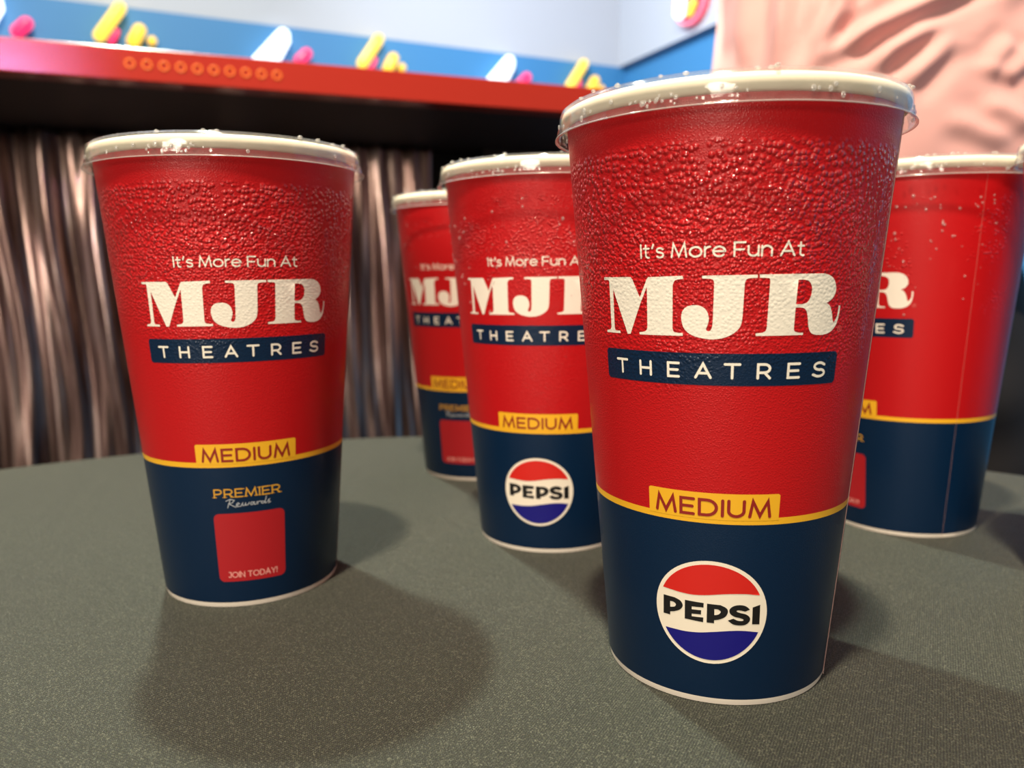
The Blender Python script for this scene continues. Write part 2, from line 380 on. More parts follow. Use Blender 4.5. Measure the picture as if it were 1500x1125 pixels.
PEPSI = [[[(-21.05, 33.23), (-15.76, 33.09), (-15.24, 32.98), (-14.48, 32.83), (-13.69, 32.63), (-13.08, 32.38), (-12.65, 32.08), (-12.31, 31.71), (-12.1, 31.33), (-12.03, 30.96), (-12.15, 30.59), (-12.44, 30.21), (-12.83, 29.85), (-13.29, 29.53), (-13.85, 29.25), (-14.52, 29.0), (-15.21, 28.78), (-15.85, 28.59), (-16.47, 28.43), (-17.08, 28.32), (-17.61, 28.23), (-17.99, 28.16), (-18.01, 27.15), (-21.29, 27.21)], [(-17.89, 31.58), (-17.6, 31.59), (-17.18, 31.61), (-16.73, 31.61), (-16.34, 31.57), (-15.99, 31.47), (-15.66, 31.33), (-15.38, 31.16), (-15.22, 30.99), (-15.2, 30.81), (-15.29, 30.6), (-15.45, 30.39), (-15.64, 30.23), (-15.86, 30.11), (-16.14, 30.01), (-16.45, 29.94), (-16.75, 29.88), (-17.07, 29.82), (-17.41, 29.78), (-17.73, 29.75), (-17.94, 29.73)]],
         [[(-11.07, 32.96), (-2.81, 32.83), (-2.85, 31.41), (-8.03, 31.2), (-8.02, 30.31), (-3.87, 30.42), (-3.92, 29.07), (-8.02, 28.91), (-8.01, 28.06), (-2.88, 28.18), (-2.96, 26.68), (-11.17, 26.95)]],
         [[(-1.38, 32.78), (4.29, 32.7), (4.8, 32.56), (5.54, 32.36), (6.31, 32.11), (6.89, 31.85), (7.24, 31.58), (7.48, 31.29), (7.6, 30.98), (7.61, 30.65), (7.51, 30.28), (7.3, 29.88), (6.99, 29.48), (6.6, 29.12), (6.08, 28.82), (5.46, 28.55), (4.79, 28.32), (4.15, 28.12), (3.51, 27.98), (2.84, 27.87), (2.24, 27.8), (1.83, 27.74), (1.8, 26.72), (-1.43, 26.75)], [(1.77, 31.31), (2.07, 31.31), (2.49, 31.31), (2.95, 31.3), (3.36, 31.24), (3.73, 31.13), (4.09, 30.98), (4.38, 30.8), (4.54, 30.62), (4.52, 30.43), (4.36, 30.21), (4.14, 30.01), (3.91, 29.84), (3.69, 29.72), (3.45, 29.64), (3.19, 29.57), (2.93, 29.51), (2.64, 29.45), (2.32, 29.41), (2.04, 29.38), (1.84, 29.36)]],
         [[(17.03, 31.6), (14.98, 30.94), (14.67, 31.0), (14.23, 31.09), (13.73, 31.18), (13.28, 31.25), (12.87, 31.29), (12.45, 31.33), (12.08, 31.34), (11.78, 31.32), (11.54, 31.26), (11.36, 31.17), (11.27, 31.07), (11.3, 30.97), (11.48, 30.87), (11.78, 30.76), (12.19, 30.66), (12.66, 30.55), (13.27, 30.45), (14.0, 30.35), (14.74, 30.23), (15.39, 30.08), (15.94, 29.87), (16.45, 29.63), (16.88, 29.36), (17.17, 29.08), (17.33, 28.79), (17.37, 28.47), (17.29, 28.15), (17.11, 27.85), (16.8, 27.54), (16.38, 27.23), (15.87, 26.95), (15.32, 26.74), (14.7, 26.61), (14.02, 26.54), (13.31, 26.52), (12.61, 26.52), (11.92, 26.54), (11.22, 26.59), (10.54, 26.68), (9.9, 26.83), (9.25, 27.08), (8.6, 27.43), (8.04, 27.76), (7.65, 27.98), (10.12, 28.64), (10.42, 28.53), (10.85, 28.36), (11.34, 28.19), (11.83, 28.07), (12.35, 28.0), (12.92, 27.96), (13.45, 27.95), (13.86, 27.97), (14.15, 28.03), (14.36, 28.12), (14.46, 28.23), (14.44, 28.35), (14.28, 28.46), (13.99, 28.58), (13.59, 28.71), (13.12, 28.83), (12.52, 28.93), (11.8, 29.02), (11.06, 29.13), (10.41, 29.27), (9.85, 29.46), (9.32, 29.68), (8.87, 29.92), (8.53, 30.2), (8.31, 30.51), (8.19, 30.86), (8.18, 31.22), (8.29, 31.54), (8.53, 31.84), (8.91, 32.12), (9.37, 32.37), (9.88, 32.58), (10.46, 32.75), (11.12, 32.88), (11.81, 32.97), (12.49, 33.0), (13.18, 32.99), (13.89, 32.92), (14.57, 32.81), (15.18, 32.66), (15.75, 32.42), (16.27, 32.11), (16.71, 31.8)]],
         [[(18.16, 32.27), (21.45, 33.05), (21.68, 26.8), (18.33, 26.89)]]]
REG = (45.80, 113.09)
RED_WAVE = [(-15.82, 35.35), (-14.56, 35.25), (-13.13, 35.17), (-11.61, 35.09), (-10.1, 35.04), (-8.69, 35.02), (-7.43, 35.04), (-6.25, 35.08), (-5.08, 35.15), (-3.82, 35.25), (-2.39, 35.37), (-0.72, 35.54), (1.13, 35.75), (3.06, 35.97), (4.98, 36.15), (6.79, 36.29), (8.53, 36.39), (10.26, 36.45), (11.95, 36.49), (13.54, 36.5), (14.98, 36.48), (16.95, 36.37), (19.5, 36.16), (21.02, 36.05), (20.17, 37.18), (19.18, 38.26), (18.05, 39.28), (16.81, 40.23), (15.44, 41.12), (13.97, 41.93), (12.41, 42.65), (10.76, 43.29), (9.03, 43.83), (7.24, 44.28), (5.41, 44.62), (3.53, 44.87), (1.63, 45.01), (-0.28, 45.05), (-2.19, 44.98), (-4.08, 44.81), (-5.95, 44.53), (-7.77, 44.16), (-9.54, 43.68), (-11.25, 43.11), (-12.87, 42.45), (-14.41, 41.7), (-15.85, 40.87), (-17.18, 39.96), (-18.39, 38.99), (-19.48, 37.95), (-20.43, 36.85), (-21.24, 35.71)]
BLUE_WAVE = [(-14.33, 22.85), (-12.78, 22.82), (-11.1, 22.84), (-9.35, 22.9), (-7.6, 23.0), (-5.91, 23.11), (-4.28, 23.25), (-2.66, 23.43), (-1.05, 23.62), (0.54, 23.82), (2.13, 24.0), (3.75, 24.17), (5.42, 24.35), (7.06, 24.51), (8.62, 24.64), (10.03, 24.73), (11.27, 24.79), (12.36, 24.81), (13.37, 24.82), (14.36, 24.81), (15.38, 24.78), (17.16, 24.66), (19.71, 24.43), (21.42, 24.3), (20.66, 23.16), (19.77, 22.06), (18.74, 21.02), (17.58, 20.04), (16.31, 19.13), (14.93, 18.28), (13.45, 17.51), (11.88, 16.83), (10.22, 16.23), (8.51, 15.73), (6.73, 15.31), (4.91, 15.0), (3.05, 14.78), (1.18, 14.67), (-0.7, 14.66), (-2.58, 14.75), (-4.44, 14.94), (-6.27, 15.23), (-8.06, 15.61), (-9.79, 16.1), (-11.46, 16.67), (-13.06, 17.33), (-14.56, 18.08), (-15.97, 18.9), (-17.27, 19.8), (-18.46, 20.77), (-19.52, 21.79), (-20.45, 22.88)]


PZ = 29.85                                   # emblem centre height, mm
PR = 16.35
PA = 1 / (RZ(PZ / 1000) * 1000 * DEG)        # degrees per mm there

CACHE = {}
def cached(key, fn):
    if key not in CACHE: CACHE[key] = fn()
    return CACHE[key]

def art(name, mat, builder, off):
    def mk():
        bm = builder(); wrap(bm, off)
        me = mesh_of(name, bm, mat)
        return me
    return cached((name, mat.name), mk)

def shape(*loops):
    bm = bmesh.new(); fill(bm, loops); return bm

def polys(groups):
    bm = bmesh.new()
    for g in groups: fill(bm, g)
    return bm

def body_mesh(lv):
    bm = bmesh.new()
    t = 0.0005
    prof = [(RB - .0022, 0.006), (RB - .0020, 0.0005), (RB - .0012, 0.0), (RB - .0002, 0.0002), (RZ(.0021), .0021), (RZ(.0577), .0577), (RZ(.0597), .0597), (RZ(.110), .110), (RZ(.1746), .1746),
            (RZ(.1746) - t, .1746), (RZ(.006) - t - .0008, .007), (0, .007), ]
    mats = [3, 3, 3, 3, 2, 1, 0, 0, 3, 3, 3]
    lathe(bm, prof, 224, mats)
    # underside of the recessed bottom
    lathe(bm, [(RB - .0022, 0.006), (0, 0.006)], 224, [3])
    bmesh.ops.remove_doubles(bm, verts=bm.verts[:], dist=1e-6)
    return sharp(mesh_of('paper_body', bm, [MRED[lv], M_YELLOW, MNAVY[lv], M_BASE]), 50)

def rim_mesh():
    bm = bmesh.new()
    prof = [(.0500 + .0019 * math.cos(a), .1760 + .0024 * math.sin(a)) for a in [2 * PI * i / 20 for i in range(20)]]
    lathe(bm, prof, 192, closed=True)
    return mesh_of('rolled_rim', bm, M_PAPER)

def lid_mesh():
    bm = bmesh.new()
    outer = [(0, .1738), (.0440, .1738), (.0462, .1745), (.0470, .1775), (.0478, .1791), (.0492, .1796), (.0508, .1794), (.0519, .1786), (.05235, .1772), (.0525, .1750),
             (.0524, .1732), (.0527, .1722), (.0526, .1713), (.0531, .1709), (.0538, .1707)]
    th = .00028
    inner = [(.0538, .1704), (.0530, .1705), (.0523, .1711), (.0523, .1722), (.0521, .1732), (.05222, .1750), (.0520, .1771), (.0517, .1782), (.0507, .1790),
             (.0492, .1792), (.0481, .1788), (.0473, .1773), (.0465, .1743), (.0440, .1735), (0, .1735)]
    prof = outer + inner
    n = 288; ribs = 36
    def rad(k, a):
        # short vertical ribs pressed into the skirt below the bead
        if k in (10, 11, 12, 17, 18, 19):
            ph = (a * ribs / (2 * PI)) % 1.0
            return .0006 * math.exp(-((ph - .5) / .10) ** 2) * (1 if k in (10, 11, 18, 19) else .5)
        return 0
    lip = [1 if 13 <= s <= 15 else 0 for s in range(len(prof) - 1)]
    lathe(bm, prof, n, lip, radfn=rad)
    return mesh_of('lid', bm, [M_LID, M_LIP])

def drop(bm, c, nrm, r, flat=.45):
    M = Matrix.Translation(c) @ nrm.to_track_quat('Z', 'Y').to_matrix().to_4x4() @ Matrix.Diagonal((r, r * random.uniform(.9, 1.3), r * flat, 1))
    bmesh.ops.create_icosphere(bm, subdivisions=2, radius=1, matrix=M)

def lid_drops_mesh(seed):
    random.seed(seed)
    bm = bmesh.new()
    for i in range(70):
        a = random.uniform(0, 2 * PI)
        u = Vector((math.sin(a), -math.cos(a), 0))
        k = random.random()
        if k < .62:
            z = random.uniform(.1722, .1750)
            drop(bm, u * .0526 + Vector((0, 0, z)), u, random.uniform(.00035, .0008))
        else:
            rr = random.uniform(.0485, .0515)
            drop(bm, u * rr + Vector((0, 0, .1795)), Vector((0, 0, 1)), random.uniform(.0004, .0010), .6)
    # clustered splash beside the front
    for i in range(14):
        a = random.gauss(-.35, .10)
        u = Vector((math.sin(a), -math.cos(a), 0))
        drop(bm, u * .0527 + Vector((0, 0, random.uniform(.1716, .1742))), u, random.uniform(.0003, .0007))
    return mesh_of('water_droplets', bm, M_DROP)

def side_drops_mesh(seed, n, zlo=.105, zhi=.162):
    random.seed(seed)
    bm = bmesh.new()
    for i in range(n):
        a = random.uniform(-1.5, 1.5)
        z = zlo + (zhi - zlo) * math.sqrt(random.random())
        u = Vector((math.sin(a), -math.cos(a), 0))
        drop(bm, u * (RZ(z) + .00005) + Vector((0, 0, z)), u, random.uniform(.00025, .0007), .5)
    return mesh_of('dew_drops', bm, M_DROP)

def seam_mesh():
    """glued overlap of the paper blank: a printed strip one paper thickness proud, its cut edge bare"""
    bm = bmesh.new()
    zs = [.0005, .0021, .0577, .0597, .110, .1722]
    mi = [4, 2, 1, 0, 0]
    angs = [77.0, 77.0, 79, 82, 85, 88]
    offs = [0.0, .00018, .00018, .00016, .0001, 0.00002]
    G = [[bm.verts.new(((RZ(z) + o) * math.sin(a * DEG), -(RZ(z) + o) * math.cos(a * DEG), z)) for a, o in zip(angs, offs)] for z in zs]
    for j in range(5):
        for i in range(5):
            f = bm.faces.new((G[j][i], G[j][i + 1], G[j + 1][i + 1], G[j + 1][i]))
            f.material_index = 3 if i == 0 else mi[j]
    return sharp(mesh_of('side_seam', bm, [MRED['sparse'], M_YELLOW, MNAVY['sparse'], M_CUT, M_BASE]), 30)

def build_cup(x, y, theta_art, face, lv, label, seed, side=0):
    """face: 'emblem' or 'rewards'; theta_art: turn of the printed face to the viewer's right, degrees"""
    phi = math.atan2(-x, y) + theta_art * DEG
    c = empty('paper_cup', (x, y, TT), phi)
    tag(c, label, 'cup', 'medium soft drink cups on the green tablecloth')
    obj('paper_body', cached(('body', lv), lambda: body_mesh(lv)), c)
    obj('rolled_rim', cached('rim', rim_mesh), c)
    obj('drink', cached('drink', drink_mesh), c)
    obj('side_seam', cached('seam', seam_mesh), c)
    ld = obj('lid', cached('lid', lid_mesh), c)
    tag(obj('water_droplets', lid_drops_mesh(seed), ld), kind='stuff')
    if side:
        tag(obj('dew_drops', side_drops_mesh(seed + 1, side), c), kind='stuff')
    W = MPRINT[lv]
    # "It's More Fun At"
    obj('tagline_lettering', art('tagline_lettering', W, lambda: text_bm("It's More Fun At", -26.55, 27.8, 132.95, 136.45, .52, .20, space=.34), .00004), c)
    obj('monogram_lettering', art('monogram_lettering', W, lambda: polys(MJR), .00004), c)
    obj('registered_mark', art('registered_mark', M_FAINT, reg_mark, .00004), c)
    bn = obj('name_banner', art('name_banner', MNAVY[lv], lambda: shape(rrect(-46.3, 46.3, 97.95, 106.9, 1.6, 1.2)), .00004), c)
    obj('banner_lettering', art('banner_lettering', W, theatres, .00008), bn)
    tb = obj('size_tab', art('size_tab', M_YELLOW, lambda: shape(rrect(-26.7, 26.6, 59.0, 66.85, 1.1, .8, (0, 0, 1, 1))), .00004), c)
    obj('size_lettering', art('size_lettering', M_MAROON, lambda: text_bm('MEDIUM', -23.0, 22.7, 60.25, 64.75, .92, .27), .00008), tb)
    if face == 'emblem':
        em = obj('drink_emblem', art('drink_emblem', M_EMBW, lambda: shape([(PR * PA * math.cos(t * PI / 36), PZ + PR * math.sin(t * PI / 36)) for t in range(72)]), .00004), c)
        obj('red_wave', art('red_wave', M_EMBR, lambda: shape(RED_WAVE), .00008), em)
        obj('blue_wave', art('blue_wave', M_EMBB, lambda: shape(BLUE_WAVE), .00008), em)
        obj('emblem_lettering', art('emblem_lettering', M_EMBK, lambda: polys(PEPSI), .00008), em)
    else:
        obj('gold_lettering', art('gold_lettering', M_GOLD, lambda: text_bm('PREMIER', -18.6, 16.9, 45.8, 48.9, .50, .26, serif=True), .00004), c)
        obj('script_lettering', art('script_lettering', M_SCRIPT, script, .00008), c)
        pn = obj('rewards_panel', art('rewards_panel', M_PANELRED, lambda: shape(rrect(-20.3, 19.4, 11.0, 39.15, 3.2, 2.3)), .00004), c)
        obj('panel_lettering', art('panel_lettering', M_PINKPRINT, lambda: text_bm('JOIN TODAY!', -14.6, 14.0, 12.75, 14.9, .38, .26), .00008), pn)
    return c

def drink_mesh():
    bm = bmesh.new()
    lathe(bm, [(RZ(.0085) - .0016, .0075), (RZ(.160) - .0008, .160), (0, .160)], 96)
    return mesh_of('drink', bm, M_COLA)

def reg_mark():
    bm = bmesh.new()
    a, z = REG; k = 1 / (RZ(z / 1000) * 1000 * DEG)
    ribbon(bm, [(a + q[0] * k, z + q[1]) for q in arc(0, 0, .78, .78, 0, 360, 24)], .16, k)
    for st in GLY['R'][0]:
        ribbon(bm, [(a + (p[0] - .33) * .75 * k, z + (p[1] - .5) * .75) for p in st], .13, k)
    return bm

def theatres():
    bm = bmesh.new()
    k = 1 / (RZ(.102) * 1000 * DEG)
    w = .72; z0, z1 = 99.8 + w / 2, 104.3 - w / 2
    spots = [('T', -40.45, -34.4), ('H', -29.0, -23.6), ('E', -17.5, -12.6), ('A', -7.4, -1.2), ('T', 2.8, 8.8), ('R', 14.2, 19.4), ('E', 25.1, 30.3), ('S', 35.2, 41.0)]
    for ch, a, b in spots:
        a += w / 2 * k; b -= w / 2 * k
        g, wd = GLY[ch]
        for st in g:
            ribbon(bm, [(a + p[0] / wd * (b - a), z0 + p[1] * (z1 - z0)) for p in st], w, k)
    return bm

def script():
    bm = bmesh.new()
    k = 1 / (RZ(.043) * 1000 * DEG)
    S = [[(.03, .05), (.10, .95)], [(.0, .80), (.10, .98), (.19, .85), (.14, .58), (.06, .50), (.13, .30), (.22, .05)],
         [(.22, .20), (.30, .45), (.27, .55), (.23, .40), (.25, .12), (.33, .15), (.37, .50), (.37, .18), (.42, .22), (.44, .50), (.44, .20), (.49, .25), (.52, .50)],
         [(.62, .48), (.57, .52), (.54, .30), (.58, .18), (.63, .50), (.63, .20), (.68, .25), (.70, .52), (.71, .20)],
         [(.71, .40), (.75, .52), (.79, .45)],
         [(.87, .40), (.81, .48), (.79, .28), (.83, .20), (.88, .45), (.91, 1.0)], [(.88, .40), (.88, .2), (.93, .35), (.99, .62), (.95, .55), (.96, .38), (1.0, .3), (.95, .18)]]
    for st in S:
        ribbon(bm, [(-12.6 + p[0] * 24, 41.4 + p[1] * 3.6) for p in st], .26, k)
    return bm

# ------------------------------------------------------------------ the six cups
build_cup(0.06832, 0.25288, -1.75, 'emblem', 'heavy', 'largest red and navy paper cup in front, thickly beaded with dew, round three-colour emblem', 11)
build_cup(-0.11440, 0.32762, -0.1, 'rewards', 'heavy', 'cup standing alone at left, red JOIN TODAY! panel below its MEDIUM tab', 23)
build_cup(0.01912, 0.38425, -9.0, 'emblem', 'medium', 'red and navy paper cup half behind the front cup, round emblem at its lower half', 37, 90)
build_cup(-0.02357, 0.51623, -17.8, 'rewards', 'sparse', 'smallest and rearmost red paper cup, peeping out behind the half hidden cup', 41, 20)
build_cup(0.20472, 0.39932, -44.3, 'rewards', 'sparse', 'red and navy cup right of the front cup, only its last letters showing', 53, 120)
build_cup(0.2537, 0.3028, -30.0, 'emblem', 'sparse', 'cup at the right edge of the view, only the rim of its clear lid showing', 67)

# ------------------------------------------------------------------ tablecloth on a round table
def cloth_mat():
    m, nt, b, out = nodes_of('green_tablecloth')
    tc = N(nt, 'ShaderNodeTexCoord')
    mp = N(nt, 'ShaderNodeMapping'); mp.inputs['Rotation'].default_value = (0, 0, .5)
    nt.links.new(tc.outputs['Object'], mp.inputs[0])
    w1 = N(nt, 'ShaderNodeTexWave', wave_type='BANDS', bands_direction='X'); w1.inputs['Scale'].default_value = 420; w1.inputs['Distortion'].default_value = 1.2
    w1.inputs['Detail Scale'].default_value = 3
    w2 = N(nt, 'ShaderNodeTexWave', wave_type='BANDS', bands_direction='Y'); w2.inputs['Scale'].default_value = 420; w2.inputs['Distortion'].default_value = 1.2
    for w in (w1, w2): nt.links.new(mp.outputs[0], w.inputs['Vector'])
    n1 = N(nt, 'ShaderNodeTexNoise'); n1.inputs['Scale'].default_value = 1500; n1.inputs['Detail'].default_value = 2
    nt.links.new(mp.outputs[0], n1.inputs['Vector'])
    n2 = N(nt, 'ShaderNodeTexNoise'); n2.inputs['Scale'].default_value = 9; n2.inputs['Detail'].default_value = 4
    nt.links.new(mp.outputs[0], n2.inputs['Vector'])
    weave = val(nt, 'MULTIPLY', w1.outputs['Fac'], w2.outputs['Fac'])
    h = val(nt, 'ADD', val(nt, 'MULTIPLY', weave, .6), n1.outputs['Fac'])
    bp = N(nt, 'ShaderNodeBump'); bp.inputs['Strength'].default_value = .8; bp.inputs['Distance'].default_value = .0005
    nt.links.new(h, bp.inputs['Height']); nt.links.new(bp.outputs[0], b.inputs['Normal'])
    mixv = ramp(nt, val(nt, 'ADD', val(nt, 'MULTIPLY', n1.outputs['Fac'], .85), val(nt, 'MULTIPLY', weave, .35)), 0.42, 0.68)
    cr = N(nt, 'ShaderNodeMix', data_type='RGBA')
    cr.inputs[6].default_value = (.0035, .0045, .0025, 1); cr.inputs[7].default_value = (.024, .030, .016, 1)
    nt.links.new(mixv, cr.inputs[0])
    hue = N(nt, 'ShaderNodeMix', data_type='RGBA', blend_type='MULTIPLY')
    hue.inputs[0].default_value = 1
    nt.links.new(cr.outputs[2], hue.inputs[6])
    v2 = N(nt, 'ShaderNodeCombineXYZ')
    k = ramp(nt, n2.outputs['Fac'], .3, .7, .93, 1.07)
    for i in range(3): nt.links.new(k, v2.inputs[i])
    nt.links.new(v2.outputs[0], hue.inputs[7])
    vo = N(nt, 'ShaderNodeTexVoronoi', feature='F1'); vo.inputs['Scale'].default_value = 2600
    nt.links.new(mp.outputs[0], vo.inputs['Vector'])
    sx = N(nt, 'ShaderNodeSeparateXYZ'); nt.links.new(vo.outputs['Color'], sx.inputs[0])
    fl = N(nt, 'ShaderNodeMix', data_type='RGBA')
    nt.links.new(ramp(nt, sx.outputs['X'], .80, 1.0, 0.0, .5), fl.inputs[0])
    nt.links.new(hue.outputs[2], fl.inputs[6]); fl.inputs[7].default_value = (.115, .118, .082, 1)  # pale flecks put the fabric's sparkle into its colour
    nt.links.new(fl.outputs[2], b.inputs['Base Color'])
    nt.links.new(ramp(nt, n1.outputs['Fac'], .45, .75, .70, .30), b.inputs['Roughness'])
    setp(b, Sheen_Weight=.10, Sheen_Roughness=.5, Specular_IOR_Level=.35)
    return m

TC = Vector((-.045, .0847)); TR = .5456
bm = bmesh.new()
n = 480
prof = [(0, 0), (.15, 0), (.30, 0), (.42, 0), (.50, 0), (TR - .012, 0), (TR - .006, -.0004), (TR - .002, -.0022), (TR, -.006), (TR + .001, -.012)] + [(TR + .002 + .05 * t / 24, -.012 - .736 * t / 24) for t in range(1, 25)]
rings = lathe(bm, prof, n)
for k, ring in enumerate(rings):
    if k < 9: continue
    t = min(1, (-prof[k][1]) / .735)
    for v in ring:
        a = math.atan2(v.co.x, -v.co.y)
        fold = .5 * math.sin(a * 17 + 1.3 * math.sin(a * 3)) + .3 * math.sin(a * 29 + 2 * math.sin(2 * a)) + .5
        s = 1 + (.085 * fold * t ** .8) / TR
        v.co.x *= s; v.co.y *= s
# slight hollow under nothing: keep the top flat, only the finest sag near the edge
me = mesh_of('tablecloth', bm, cloth_mat())
cl = obj('tablecloth', me); cl.location = (TC.x, TC.y, TT)
tag(cl, 'dark olive green cloth covering the round table under the cups', 'tablecloth')

# ------------------------------------------------------------------ bar counter with its rippled metallic front
A1 = 21.5 * DEG
BAR = Matrix.Translation((-.4603, .7369, 0)) @ Matrix.Rotation(A1, 4, 'Z')     # local x along the edge, local y away from the camera
CB, CTp = TT + .318, TT + .348
M_EDGE = pmat('red_gloss_laminate', (.34, .022, .012), .28, Coat_Weight=.5, Coat_Roughness=.22)
M_SOFF = pmat('dark_brown_board', (.035, .024, .020), .55)
M_TOPC = pmat('counter_top', (.16, .03, .02), .35)
M_DARK = pmat('black_board', (.008, .0075, .008), .6)
U0, U1, UP = -1.25, .750, .485
bar = empty('bar_counter', BAR @ Vector((-.3, .5, 0)), A1)
tag(bar, 'bar counter with glossy red edge and rippled metallic front, behind the table', 'bar counter')
LOC = Matrix.Translation((.3, -.5, 0))          # bar empty sits in the middle of the counter
def barbox(name, x0, x1, y0, y1, z0, z1, mat, bevel=0.0):
    bm = bmesh.new(); box(bm, x0, x1, y0, y1, z0, z1)
    if bevel: bmesh.ops.bevel(bm, geom=bm.edges[:], offset=bevel, segments=3, affect='EDGES', profile=.6)
    bmesh.ops.transform(bm, matrix=LOC, verts=bm.verts[:])
    return obj(name, mesh_of(name, bm, mat, smooth=False), bar)
barbox('counter_edge', U0, U1, 0, .03, CB, CTp, M_EDGE, .0012)
barbox('countertop', U0, U1, .0301, 1.0, CB + .004, CTp - .001, M_TOPC)
barbox('soffit', U0, U1, .0302, .99, CB - .0005, CB + .0038, M_SOFF)
barbox('end_post', UP + .075, U1 - .004, .272, .339, .0, CB - .001, M_DARK)
barbox('carcass', U0, U1 - .006, .34, .98, .0, CB - .001, M_DARK)
# glowing rings standing in for round light reflections along the red edge
M_LED = emis('warm_glint', (1.0, .22, .03), .45)
M_GLINTR = pmat('glint_ring', (.5, .10, .03), .3)
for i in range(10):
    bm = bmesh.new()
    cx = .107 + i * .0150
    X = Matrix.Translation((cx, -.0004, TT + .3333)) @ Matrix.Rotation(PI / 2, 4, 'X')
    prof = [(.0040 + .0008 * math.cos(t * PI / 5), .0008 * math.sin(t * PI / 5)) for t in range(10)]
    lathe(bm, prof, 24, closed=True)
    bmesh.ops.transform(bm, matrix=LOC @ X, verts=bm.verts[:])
    o = obj('edge_glint', mesh_of('edge_glint', bm, M_LED), bar)

def foil_mat():
    m, nt, b, out = nodes_of('rippled_metal')
    tc = N(nt, 'ShaderNodeTexCoord')
    mp = N(nt, 'ShaderNodeMapping'); mp.inputs['Scale'].default_value = (1, 1, .045)
    nt.links.new(tc.outputs['Object'], mp.inputs[0])
    n1 = N(nt, 'ShaderNodeTexNoise'); n1.inputs['Scale'].default_value = 110; n1.inputs['Detail'].default_value = 4
    nt.links.new(mp.outputs[0], n1.inputs['Vector'])
    cr = N(nt, 'ShaderNodeValToRGB')
    e = cr.color_ramp.elements
    e[0].position = .30; e[0].color = (.075, .045, .038, 1)
    e[1].position = .70; e[1].color = (.66, .52, .46, 1)
    x = e.new(.50); x.color = (.24, .155, .13, 1)
    nt.links.new(n1.outputs['Fac'], cr.inputs[0])
    nt.links.new(cr.outputs[0], b.inputs['Base Color'])
    bp = N(nt, 'ShaderNodeBump'); bp.inputs['Strength'].default_value = .35; bp.inputs['Distance'].default_value = .0015
    nt.links.new(n1.outputs['Fac'], bp.inputs['Height']); nt.links.new(bp.outputs[0], b.inputs['Normal'])
    setp(b, Metallic=.85, Roughness=.34)
    return m
bm = bmesh.new()
nu, nz = 520, 120
z0, z1 = .02, CB - .002
grid = []
for i in range(nu + 1):
    x = U0 + (UP - U0) * i / nu
    col = []
    for j in range(nz + 1):
        z = z0 + (z1 - z0) * j / nz
        ph = .8 * math.sin(z * 7 + 1.3 * math.sin(x * 6)) + .35 * math.sin(z * 15 + x * 9)
        w = math.sin((x * 2 * PI / .060) + ph * .75 + 1.2 * math.sin(x * 13))
        d = .012 * w * (.55 + .45 * math.sin(z * 13 + 1.7 * math.sin(x * 19) + 2)) + .003 * math.sin(x * 2 * PI / .026 + ph * 2)
        d += .0025 * noise.noise((x * 40, 0, z * 4))
        col.append(bm.verts.new((x, .281 + d, z)))
    grid.append(col)
for i in range(nu):
    for j in range(nz):
        bm.faces.new((grid[i][j], grid[i + 1][j], grid[i + 1][j + 1], grid[i][j + 1]))
bmesh.ops.transform(bm, matrix=LOC, verts=bm.verts[:])
me = mesh_of('rippled_front', bm, foil_mat())
fr = obj('rippled_front', me, bar)
so = fr.modifiers.new('thickness', 'SOLIDIFY'); so.thickness = .006; so.offset = 1

# ------------------------------------------------------------------ room
def emptyless(name, bm, mats, smooth=False):
    o = obj(name, mesh_of(name, bm, mats, smooth)); tag(o, kind='structure'); return o
A2 = 25 * DEG
CORNER = Vector((.4332, 3.0, 0))
RM = Matrix.Translation(CORNER) @ Matrix.Rotation(A2, 4, 'Z')     # local -x runs left along the back wall, local -y runs right along the other wall
ZB, ZC = TT + .886, 3.05
def paint(name, col):
    m, nt, b, out = nodes_of(name)
    tc = N(nt, 'ShaderNodeTexCoord')
    n1 = N(nt, 'ShaderNodeTexNoise'); n1.inputs['Scale'].default_value = 160; n1.inputs['Detail'].default_value = 3
    nt.links.new(tc.outputs['Object'], n1.inputs['Vector'])
    bp = N(nt, 'ShaderNodeBump'); bp.inputs['Strength'].default_value = .12; bp.inputs['Distance'].default_value = .002
    nt.links.new(n1.outputs['Fac'], bp.inputs['Height']); nt.links.new(bp.outputs[0], b.inputs['Normal'])
    b.inputs['Base Color'].default_value = (*col, 1); b.inputs['Roughness'].default_value = .6
    return m
M_BLUE = paint('blue_wall_paint', (.026, .165, .40))
M_WHITEW = paint('white_wall_paint', (.34, .385, .475))
M_FLOOR = pmat('dark_carpet', (.03, .025, .03), .9)
def wall(name, x0, x1, y0, y1, z0, z1, mat):
    bm = bmesh.new(); box(bm, x0, x1, y0, y1, z0, z1, RM); return emptyless(name, bm, mat)
wall('wall_back', -4.2, .12, 0, .12, 0, ZB, M_BLUE)
wall('wall_back_upper', -4.2, .12, 0, .12, ZB, ZC, M_WHITEW)
wall('wall_right', 0, .12, -3.6, 0, 0, ZB, M_BLUE)
wall('wall_right_upper', -.03, .12, -3.6, 0, ZB, ZC, M_WHITEW)
bm = bmesh.new(); box(bm, -4.2, .12, -5.2, .12, -.06, 0, RM); emptyless('floor', bm, M_FLOOR)
bm = bmesh.new(); box(bm, -4.2, .12, -5.2, .12, ZC, ZC + .06, RM); emptyless('ceiling', bm, pmat('ceiling_paint', (.55, .53, .50), .8))

